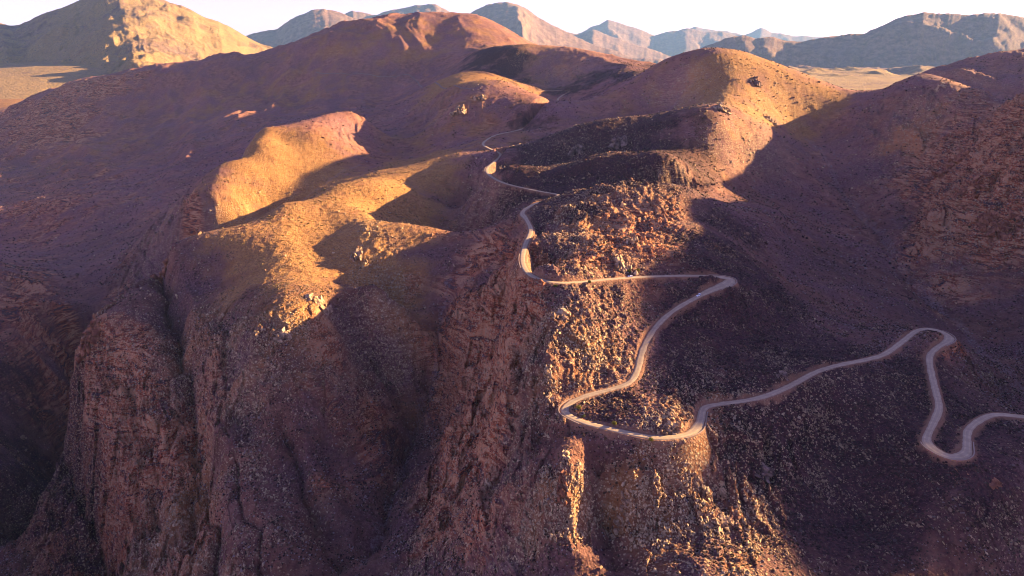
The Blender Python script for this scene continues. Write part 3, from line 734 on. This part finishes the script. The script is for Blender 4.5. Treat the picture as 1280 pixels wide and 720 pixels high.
# --- rock outcrops: piles of broken, tilted blocks
M_PALE = rock_material('pale quartzite', False, ((.20,.115,.07),(.50,.35,.21),(0,0,0)))
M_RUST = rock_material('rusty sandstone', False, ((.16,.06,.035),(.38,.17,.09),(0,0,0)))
M_GREY = rock_material('grey weathered rock', False, ((.09,.055,.045),(.30,.20,.15),(0,0,0)))
def outcrop(px, py, wpx, hpx, n, mat, label, lean=.5, strike=0., blocks=(.25,.55)):
    c = pixel_ground(px, py+hpx*.35)
    m = c[1]*1.06/F                                   # metres per photo pixel here
    Wd, Ht = wpx*m, hpx*m
    bm = bmesh.new()
    n = int(n*2.2); blocks = (blocks[0]*.55, blocks[1]*.68)
    for k in range(n):
        a = (rng.random()-.5); b = rng.random()
        x = a*Wd*.85*(1-.5*b)+strike*(b-.5)*Wd; y = b*Ht*1.0
        zz = float(ground_at(np.array([c[0]+x]), np.array([c[1]+y]))[0][0])
        q = blocks[0]+(blocks[1]-blocks[0])*rng.random()
        sx,sy,sz = Wd*q*.40, Wd*q*(.5+.5*rng.random()), max(Ht,Wd*.7)*q*(.45+.5*rng.random())
        pts_ = [Vector(((rng.random()-.5)*2, (rng.random()-.5)*2, (rng.random()-.5)*2)) for _ in range(14)]
        R_ = Matrix.Rotation(-.1+strike*.6+.35*(rng.random()-.5),3,'Z') @ Matrix.Rotation(-lean+.35*(rng.random()-.5),3,'Y') @ Matrix.Rotation(.3*(rng.random()-.5),3,'X')
        vs = [bm.verts.new(R_ @ Vector((p_.x*sx,p_.y*sy,p_.z*sz)) + Vector((x, y, zz-c[2]+sz*.05))) for p_ in pts_]
        bmesh.ops.convex_hull(bm, input=vs, use_existing_faces=False)
    loose = [v for v in bm.verts if not v.link_faces]; bmesh.ops.delete(bm, geom=loose, context='VERTS')
    o = obj('rock_outcrop', bm, mat); o.location = tuple(c)
    return tag(o, label, 'rock outcrop', 'rock outcrops standing out of the slopes')
outcrop(780,330,26,32,26,M_PALE,'tall pale cream rock outcrop above the upper road beside a small white car',.3,-.35,(.2,.45))
outcrop(792,296,20,22,16,M_PALE,'pale sunlit rock rib crowning the orange slope above the tall cream outcrop',.3,.3)
outcrop(840,537,34,16,22,M_PALE,'cluster of bright rocks inside the lower hairpin, at its right-hand bend',.5,.3,(.2,.4))
outcrop(884,616,14,20,10,M_PALE,'pointed pale slab on the sunlit slope below the right end of the lower hairpin',.4,.1,(.35,.6))
outcrop(904,618,18,16,12,M_PALE,'bright blocky rocks just right of the pointed slab below the lower hairpin',.5,.3)
outcrop(871,608,12,12,8,M_PALE,'small bright crag just left of the pointed slab below the lower hairpin',.5,.3)
outcrop(903,655,26,18,16,M_PALE,'streak of sunlit boulders running down the slope near the bottom edge of the lit strip',.5,.6)
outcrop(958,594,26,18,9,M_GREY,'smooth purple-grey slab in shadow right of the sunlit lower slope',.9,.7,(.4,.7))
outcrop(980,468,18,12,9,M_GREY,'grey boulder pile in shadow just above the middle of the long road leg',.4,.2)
outcrop(686,470,16,22,16,M_PALE,'sunlit crag on the spur edge left of the S-bend between the two hairpins',.4,.1)
outcrop(702,392,26,16,16,M_PALE,'pale slanting rock ribs just below the left end of the upper road',.6,.5)
outcrop(688,502,16,14,12,M_PALE,'bright broken rocks touching the outside of the left hairpin bend',.4,.2)
outcrop(708,572,16,24,16,M_PALE,'narrow sunlit crag going down the shaded slope below the left hairpin bend',.4,.25)
outcrop(704,625,24,26,20,M_RUST,'ribbed orange rocks lower down the spur, under the left hairpin bend',.4,.0)
outcrop(610,608,12,20,12,M_PALE,'small isolated sunlit rock rib in the dark slope left of the lower spur',.4,-.1)
outcrop(570,617,12,8,7,M_PALE,'tiny pair of sunlit rocks on the edge of the central gully',.4,.3)
outcrop(778,655,20,26,16,M_PALE,'long leaning sunlit rock rib near the bottom centre of the spur',.5,.6)
outcrop(398,375,30,14,18,M_PALE,'sunlit rock ledge at the right tip of the golden spur',.4,.3)
outcrop(352,420,26,14,18,M_PALE,'sunlit boulders at the lowest tip of the golden spur',.4,.2)
outcrop(446,318,16,22,14,M_PALE,'bright rock ribs on the left edge of the rounded golden knoll',.4,.1)
outcrop(602,122,16,8,14,M_PALE,'far sunlit rocks under the small golden shelf near the head of the valley',.4,.2)
outcrop(574,140,22,6,18,M_PALE,'far row of sunlit rocks on the rim of the little golden ledge',.4,.2)
outcrop(775,178,30,14,18,M_GREY,'dark rocks crowning the burnt black knoll',.4,.2)
outcrop(722,188,20,12,12,M_GREY,'rock cluster on the left flank of the burnt black knoll',.4,.2)
outcrop(945,103,18,10,12,M_GREY,'rocks on the shoulder of the golden dome on the right',.4,.2)
outcrop(905,135,24,12,14,M_PALE,'pale rocks on the sunlit face of the golden dome, below its top',.5,.3)
outcrop(965,150,18,12,12,M_PALE,'slanting rocks at the shadow edge on the golden dome',.6,.4)
outcrop(1178,108,14,8,10,M_PALE,'pale rocks where the sunlit strip meets the dark right-hand ridge',.4,.2)
outcrop(1200,195,40,22,22,M_RUST,'rusty folded rock band on the upper part of the right-hand hillside',.5,.5,(.2,.4))
outcrop(1222,235,34,24,22,M_RUST,'orange-red layered rock dome in the middle of the right-hand hillside',.3,-.5,(.2,.4))
outcrop(1255,285,44,34,26,M_RUST,'biggest rusty rock face at the right edge, above the pale scree',.3,-.3,(.2,.45))
outcrop(1248,605,22,10,10,M_RUST,'reddish boulders under the lowest right-hand road bend',.4,.3)
outcrop(200,345,22,22,16,M_RUST,'craggy brown rocks at the top of the dark cleft in the left cliff',.3,.1)
outcrop(108,430,34,26,22,M_RUST,'blocky rim of the left cliff above the gorge',.3,.1)
# --- bushes
def leaf_blob(bm, c, r_, n):
    for _ in range(n):
        d = Vector(rng.standard_normal(3)); d.normalize(); p_ = Vector(c)+d*r_*(.55+.5*rng.random()); p_.z = max(p_.z, .05)
        a = Vector(rng.standard_normal(3)).normalized(); b = a.cross(d).normalized(); w_ = .10+.13*rng.random()
        bm.faces.new([bm.verts.new(p_+a*w_), bm.verts.new(p_+b*w_*.7), bm.verts.new(p_-a*w_), bm.verts.new(p_-b*w_*.7)])
def leaf_mat(name, a, b):
    t = NT(name); n = t.noise(1.5,3,.7); t.l(t.mix(t.ramp(n,.35,.65), a, b), t.b.inputs['Base Color']); return t.m
M_YG = leaf_mat('yellow green leaves',(.13,.12,.02),(.30,.25,.04)); M_GN = leaf_mat('olive leaves',(.05,.07,.015),(.14,.13,.03)); M_WOOD = simple('shrub wood',(.10,.065,.045),.9,0,.1)
def bush(px, py, size, mat, label):
    c = pixel_ground(px, py+size*.3); r_ = size*c[1]*1.06/F/2
    root = empty('bush', tuple(c)); tag(root, label, 'bush', 'green bushes along the road')
    bm = bmesh.new()
    for k in range(5): leaf_blob(bm, ((rng.random()-.5)*r_*1.1,(rng.random()-.5)*r_*.9,r_*(.45+.35*rng.random())), r_*(.45+.25*rng.random()), 260)
    obj('foliage', bm, mat, root)
    bm = bmesh.new()
    for k in range(4):
        a = rng.random()*6.28; bmesh.ops.create_cone(bm, cap_ends=True, segments=6, radius1=.09, radius2=.03, depth=r_*.9, matrix=Matrix.Rotation(a,4,'Z')@Matrix.Rotation(.45,4,'Y')@Matrix.Translation((0,0,r_*.4)))
    obj('stem', bm, M_WOOD, root)
bush(723,509,9,M_YG,'round yellow-green bush just inside the left hairpin bend')
bush(768,528,8,M_YG,'yellow-green bush inside the lower hairpin, above the middle of its lower leg')
bush(813,549,8,M_YG,'yellow bush just below the lower road, near its right-hand bend')
bush(729,520,5,M_GN,'small dark bush inside the left hairpin, under the yellow-green one')
bush(786,339,7,M_GN,'olive bush right behind the small white car at the foot of the cream outcrop')
bush(797,338,7,M_YG,'yellowish bush right of the cream outcrop beside the upper road')
bush(736,352,6,M_GN,'dark olive bush near the left end of the upper road')
bush(694,357,5,M_GN,'small dark bush on the lower verge where the upper road bends up to the left')
# --- dry-stone walls holding up the bends
def wall_material():
    t = NT('dry stone walling'); v = t.vor(1.6,None,'Color'); d = t.vor(1.6)
    c = t.mix(t.noise(.5,4,.7), (.24,.115,.07), (.42,.24,.15)); c = t.mix(.35, c, v, 'MULTIPLY')
    t.l(c, t.b.inputs['Base Color']); t.bump(d,.12,.8); return t.m
M_WALL = wall_material(); M_COPE = simple('coping stone',(.36,.27,.20),.95,0,.1)
def road_index(px, py): return int(np.argmin([(proj(*q)[0]-px)**2+(proj(*q)[1]-py)**2 for q in RL]))
RT = tangent(RL); RN = np.stack([-RT[:,1],RT[:,0]],1)
def retaining_wall(px, py, before, after, drop, label):
    j = road_index(px,py); a = max(j-before,2); b = min(j+after,len(RL)-3)
    mid = RL[j,:2]-.5*(RL[a,:2]+RL[b,:2]); side = 1 if mid@RN[j] > 0 else -1
    idx = np.arange(a,b+1,2); bm = bmesh.new(); bc = bmesh.new(); base = RL[j].copy(); ra=[]; rb=[]
    for k,i in enumerate(idx):
        e = min(1, min(k, len(idx)-1-k)/4.0); n_ = RN[i]*side; w0 = RW[i]+.45
        def pt(o_, z_): return Vector((RL[i,0]+n_[0]*(w0+o_)-base[0], RL[i,1]+n_[1]*(w0+o_)-base[1], RL[i,2]+z_-base[2]))
        jit = .12*(rng.random()-.5)
        ra.append([bm.verts.new(pt(0,-1.)), bm.verts.new(pt(0,.30*e+.02)), bm.verts.new(pt(.55,.30*e+.02)), bm.verts.new(pt(.9+.22*drop*e+jit,-drop*e-.6))])
        rb.append([bc.verts.new(pt(-.04,.303*e+.02)), bc.verts.new(pt(-.04,.303*e+.20+jit*.5)), bc.verts.new(pt(.6,.303*e+.20+jit*.5)), bc.verts.new(pt(.6,.303*e+.02))])
    for bmx, rr_ in ((bm,ra),(bc,rb)):
        for u_,v_ in zip(rr_[:-1],rr_[1:]):
            for q in range(4): bmx.faces.new([u_[q],u_[(q+1)%4],v_[(q+1)%4],v_[q]])
        bmx.faces.new(rr_[0]); bmx.faces.new(rr_[-1][::-1])
    o = obj('retaining_wall', bm, M_WALL); o.location = tuple(base); obj('coping', bc, M_COPE, o)
    tag(o, label, 'retaining wall', 'stone walls holding up the road bends')
retaining_wall(909,353,16,26,3.2,'stone retaining wall under the wide right-hand end of the upper hairpin')
retaining_wall(1187,424,16,16,3.6,'rust-coloured retaining wall under the high bend of the right-hand loop')
retaining_wall(1198,572,26,22,4.0,'curved rust-coloured retaining wall under the lowest bend at the right')
retaining_wall(872,534,22,16,3.6,'retaining wall under the sunlit right-hand bend of the lower hairpin')
retaining_wall(706,513,16,14,2.6,'retaining wall round the outside of the left hairpin bend')
retaining_wall(654,325,24,20,2.4,'long low retaining wall where the road bends left of the orange knoll')
retaining_wall(609,212,18,22,2.6,'distant retaining wall on the road bend left of the burnt knoll')
# --- the faint upper track
tp = np.array([pixel_ground(a,b) for a,b in [(590,112),(570,108),(545,104),(520,100),(495,97),(470,95),(440,93),(415,92),(395,91)]])
TL = resample(tp, 8.0); tt_ = tangent(TL); nn_ = np.stack([-tt_[:,1],tt_[:,0]],1)
tv = np.zeros((len(TL),3,3))
for q_,o_ in enumerate((-2.,0,2.)):
    xx_, yy_ = TL[:,0]+nn_[:,0]*o_, TL[:,1]+nn_[:,1]*o_
    tv[:,q_,0] = xx_; tv[:,q_,1] = yy_; tv[:,q_,2] = ground_at(xx_, yy_)[0]+.9
track = grid_mesh('track', tv[...,0], tv[...,1], tv[...,2], {}); track.data.materials.append(dir_m('track dirt',(.20,.13,.10),(.28,.19,.14))); track['kind']='structure'
# --- cars
M_CAR = simple('white car paint',(.80,.80,.80),.3,0,.5); M_GLASS = simple('dark car glass',(.02,.025,.03),.08,0,.6); M_TYRE = simple('tyre rubber',(.025,.025,.025),.85,0,.2)
M_RIM = simple('grey wheel rim',(.45,.45,.46),.35,.8); M_LAMP = simple('clear lamp',(.75,.75,.72),.15); M_RED = simple('red lamp',(.45,.03,.02),.25); M_TRIM = simple('black plastic trim',(.04,.04,.04),.6)
def make_car(label, style):
    root = empty('car', (0,0,0)); tag(root, label, 'car')
    L = 4.7; 
    if style == 'suv': top = [(-2.30,.95),(-2.22,1.12),(-2.05,1.72),(-1.7,1.80),(.35,1.78),(1.02,1.18),(2.05,1.06),(2.32,.88)]
    else: top = [(-2.25,.90),(-2.1,1.08),(-1.45,1.12),(-.85,1.45),(.3,1.47),(.98,1.02),(1.95,.90),(2.25,.72)]
    low = [(2.36,.42),(2.2,.30),(-2.2,.30),(-2.34,.45)]
    def half(z): return .90-.20*max(0,(z-1.0))/.75
    bm = bmesh.new(); prof = top+low; Ls=[]; 
    for sgn in (-1,1): Ls.append([bm.verts.new((x, sgn*half(z)*(1 if .5<z<1.1 else .985), z)) for x,z in prof])
    n = len(prof)
    for k in range(n): bm.faces.new([Ls[0][k],Ls[0][(k+1)%n],Ls[1][(k+1)%n],Ls[1][k]])
    bm.faces.new(Ls[0]); bm.faces.new(Ls[1][::-1])
    bmesh.ops.bevel(bm, geom=[e for e in bm.edges], offset=.05, segments=2, affect='EDGES')
    obj('body', bm, M_CAR, root, False)
    def quad(name, pts4, mat, thick=.02):
        b = bmesh.new(); f = b.faces.new([b.verts.new(p_) for p_ in pts4]); f.normal_update()
        r_ = bmesh.ops.extrude_face_region(b, geom=[f]); nrm = f.normal.copy()
        for v in [e for e in r_['geom'] if isinstance(e, bmesh.types.BMVert)]: v.co += nrm*thick
        return obj(name, b, mat, root)
    zt = 1.70 if style=='suv' else 1.40; zb = 1.14 if style=='suv' else 1.06
    (wx1,wz1),(wx0,wz0) = top[4],top[5]
    f_ = lambda t_: (wx1+(wx0-wx1)*t_, wz1+(wz0-wz1)*t_)
    a1,a2 = f_(.12),f_(.90); o_ = .03
    quad('windscreen',[(a1[0]+o_,-half(a1[1])+.1,a1[1]+o_),(a1[0]+o_,half(a1[1])-.1,a1[1]+o_),(a2[0]+o_,half(a2[1])-.1,a2[1]+o_),(a2[0]+o_,-half(a2[1])+.1,a2[1]+o_)],M_GLASS)
    rb_ = (top[1],top[2]) if style=='suv' else (top[2],top[3])
    g_ = lambda t_: (rb_[0][0]+(rb_[1][0]-rb_[0][0])*t_, rb_[0][1]+(rb_[1][1]-rb_[0][1])*t_)
    b1,b2 = g_(.12),g_(.88)
    quad('rear_window',[(b1[0]-o_,-half(b1[1])+.12,b1[1]+.02),(b1[0]-o_,half(b1[1])-.12,b1[1]+.02),(b2[0]-o_,half(b2[1])-.12,b2[1]+.02),(b2[0]-o_,-half(b2[1])+.12,b2[1]+.02)],M_GLASS)
    x0_ = -1.9 if style=='suv' else -1.05
    for sg in (-1,1):
        for xa_,xb_,xc_ in ((x0_, -.42, -.42),(-.34,.32,.78)):
            quad('side_window',[(xa_,sg*(half(zb)+.012),zb),(xc_,sg*(half(zb)+.012),zb),(xb_,sg*(half(zt)+.012),zt),(xa_+(.12 if xa_<-1 else 0),sg*(half(zt)+.012),zt)],M_GLASS)
        for xw in (-1.42,1.45):
            b = bmesh.new(); bmesh.ops.create_cone(b, cap_ends=True, segments=24, radius1=.37, radius2=.37, depth=.24, matrix=Matrix.Translation((xw,sg*.84,.37))@Matrix.Rotation(math.pi/2,4,'X'))
            bmesh.ops.bevel(b, geom=[e for e in b.edges if len(e.link_faces)==2 and any(len(f.verts)>4 for f in e.link_faces)], offset=.05, segments=2, affect='EDGES')
            wh = obj('wheel', b, M_TYRE, root)
            b = bmesh.new(); bmesh.ops.create_cone(b, cap_ends=True, segments=20, radius1=.22, radius2=.20, depth=.03, matrix=Matrix.Translation((xw,sg*.968,.37))@Matrix.Rotation(math.pi/2,4,'X'))
            obj('rim', b, M_RIM, wh)
        def box(name, c_, s_, mat):
            b = bmesh.new(); bmesh.ops.create_cube(b, size=1, matrix=Matrix.Translation(c_)@Matrix.Diagonal((*s_,1))); bmesh.ops.bevel(b, geom=list(b.edges), offset=.02, segments=1, affect='EDGES'); return obj(name,b,mat,root)
        fz = .80 if style=='suv' else .68
        box('headlight',(2.30,sg*.66,fz),(.14,.34,.16),M_LAMP); box('tail_light',(-2.29,sg*.74,fz+.1),(.12,.18,.28),M_RED); box('mirror',(.85,sg*1.0,1.12),(.14,.2,.14),M_TRIM)
    box('bumper',(2.36,0,.42),(.14,1.62,.2),M_TRIM); box('bumper',(-2.34,0,.44),(.14,1.62,.2),M_TRIM)
    return root
def park(car, px, py, off, flip=False):
    j = road_index(px,py); n_ = RN[j]; tz = (RL[j+3,2]-RL[j-3,2])/6
    car.location = (RL[j,0]+n_[0]*off, RL[j,1]+n_[1]*off, RL[j,2]+.17)
    car.rotation_euler = (0, -math.atan(tz)*(-1 if flip else 1), math.atan2(RT[j,1],RT[j,0])+(math.pi if flip else 0))
park(make_car('white off-road car on the road just below the wide right-hand hairpin','suv'), 873.5, 370.5, 0.1, True)
park(make_car('small white car by bushes at the foot of the cream outcrop on the upper road','saloon'), 788, 346, -1.2)
print("things ok", flush=True)

# ----------------------------------------------------------------------------- sun, sky, air, camera
sun_dir = np.array([cos(SUN_AZ)*cos(SUN_EL), sin(SUN_AZ)*cos(SUN_EL), sin(SUN_EL)])
ld = bpy.data.lights.new('sun','SUN'); ld.energy = 5.0; ld.angle = radians(.5); ld.color = (1,.68,.32)
lo = bpy.data.objects.new('sun', ld); COL.objects.link(lo)
from mathutils import Vector
lo.rotation_euler = Vector(sun_dir).to_track_quat('Z','Y').to_euler()
w = bpy.data.worlds.new('World'); SC.world = w; w.use_nodes = True
nt = w.node_tree; nt.nodes.clear()
o_ = nt.nodes.new('ShaderNodeOutputWorld'); bg = nt.nodes.new('ShaderNodeBackground'); sk = nt.nodes.new('ShaderNodeTexSky')
sk.sky_type = 'NISHITA'; sk.sun_disc = False; sk.sun_elevation = SUN_EL; sk.sun_rotation = math.pi/2-SUN_AZ
sk.altitude = 1500; sk.air_density = 1.0; sk.dust_density = 1.2; sk.ozone_density = 2.0
bg.inputs['Strength'].default_value = .055
mx = nt.nodes.new('ShaderNodeMix'); mx.data_type='RGBA'; mx.blend_type='MULTIPLY'; mx.inputs[0].default_value=1; mx.inputs[7].default_value=(1.24,.765,1.17,1)
nt.links.new(sk.outputs[0], mx.inputs[6]); nt.links.new(mx.outputs[2], bg.inputs[0]); nt.links.new(bg.outputs[0], o_.inputs[0])

cd = bpy.data.cameras.new('camera'); cam = bpy.data.objects.new('camera', cd); COL.objects.link(cam); SC.camera = cam
cd.sensor_width = 36; cd.lens = F/1280*36; cd.clip_start = 1; cd.clip_end = 90000
cam.location = (0,0,0); cam.rotation_euler = (math.pi/2-TH, 0, 0)

if not os.environ.get("NOHAZE"):
    zl, zh = float(min(H.min(),Hf.min()))-1, float(max(Hf.max(),H.max(),10))+20
    xa, xb, ya, yb = -140500, 140500, -300, 53000
    V = [(x,y,z) for x in (xa,xb) for y in (ya,yb) for z in (zl,zh)]
    Fc = [(0,1,3,2),(4,6,7,5),(0,4,5,1),(2,3,7,6),(0,2,6,4),(1,5,7,3)]
    me = bpy.data.meshes.new('haze'); me.from_pydata(V,[],Fc); me.update()
    hz = bpy.data.objects.new('haze', me); COL.objects.link(hz); hz['kind']='stuff'; hz['label']='pale blue haze in the air over the mountains'; hz['category']='haze'
    m = bpy.data.materials.new('thin air'); m.use_nodes=True; t=m.node_tree; t.nodes.clear()
    oo=t.nodes.new('ShaderNodeOutputMaterial'); pv=t.nodes.new('ShaderNodeVolumePrincipled')
    pv.inputs['Density'].default_value = float(os.environ.get("HD","1.25e-5")); pv.inputs['Color'].default_value=(.30,.58,1,1); pv.inputs['Anisotropy'].default_value=.0
    t.links.new(pv.outputs[0], oo.inputs['Volume']); me.materials.append(m)

vs = SC.view_settings; vs.view_transform='Standard'; vs.look='None'; vs.gamma=1; vs.use_curve_mapping=False; vs.exposure=2.42
SC.cycles.max_bounces = 4; SC.cycles.diffuse_bounces = 2; SC.cycles.volume_bounces = 0; SC.cycles.use_denoising = True; SC.cycles.filter_width = 1.0
SC.cycles.volume_step_rate = 10
print("scene done", flush=True)
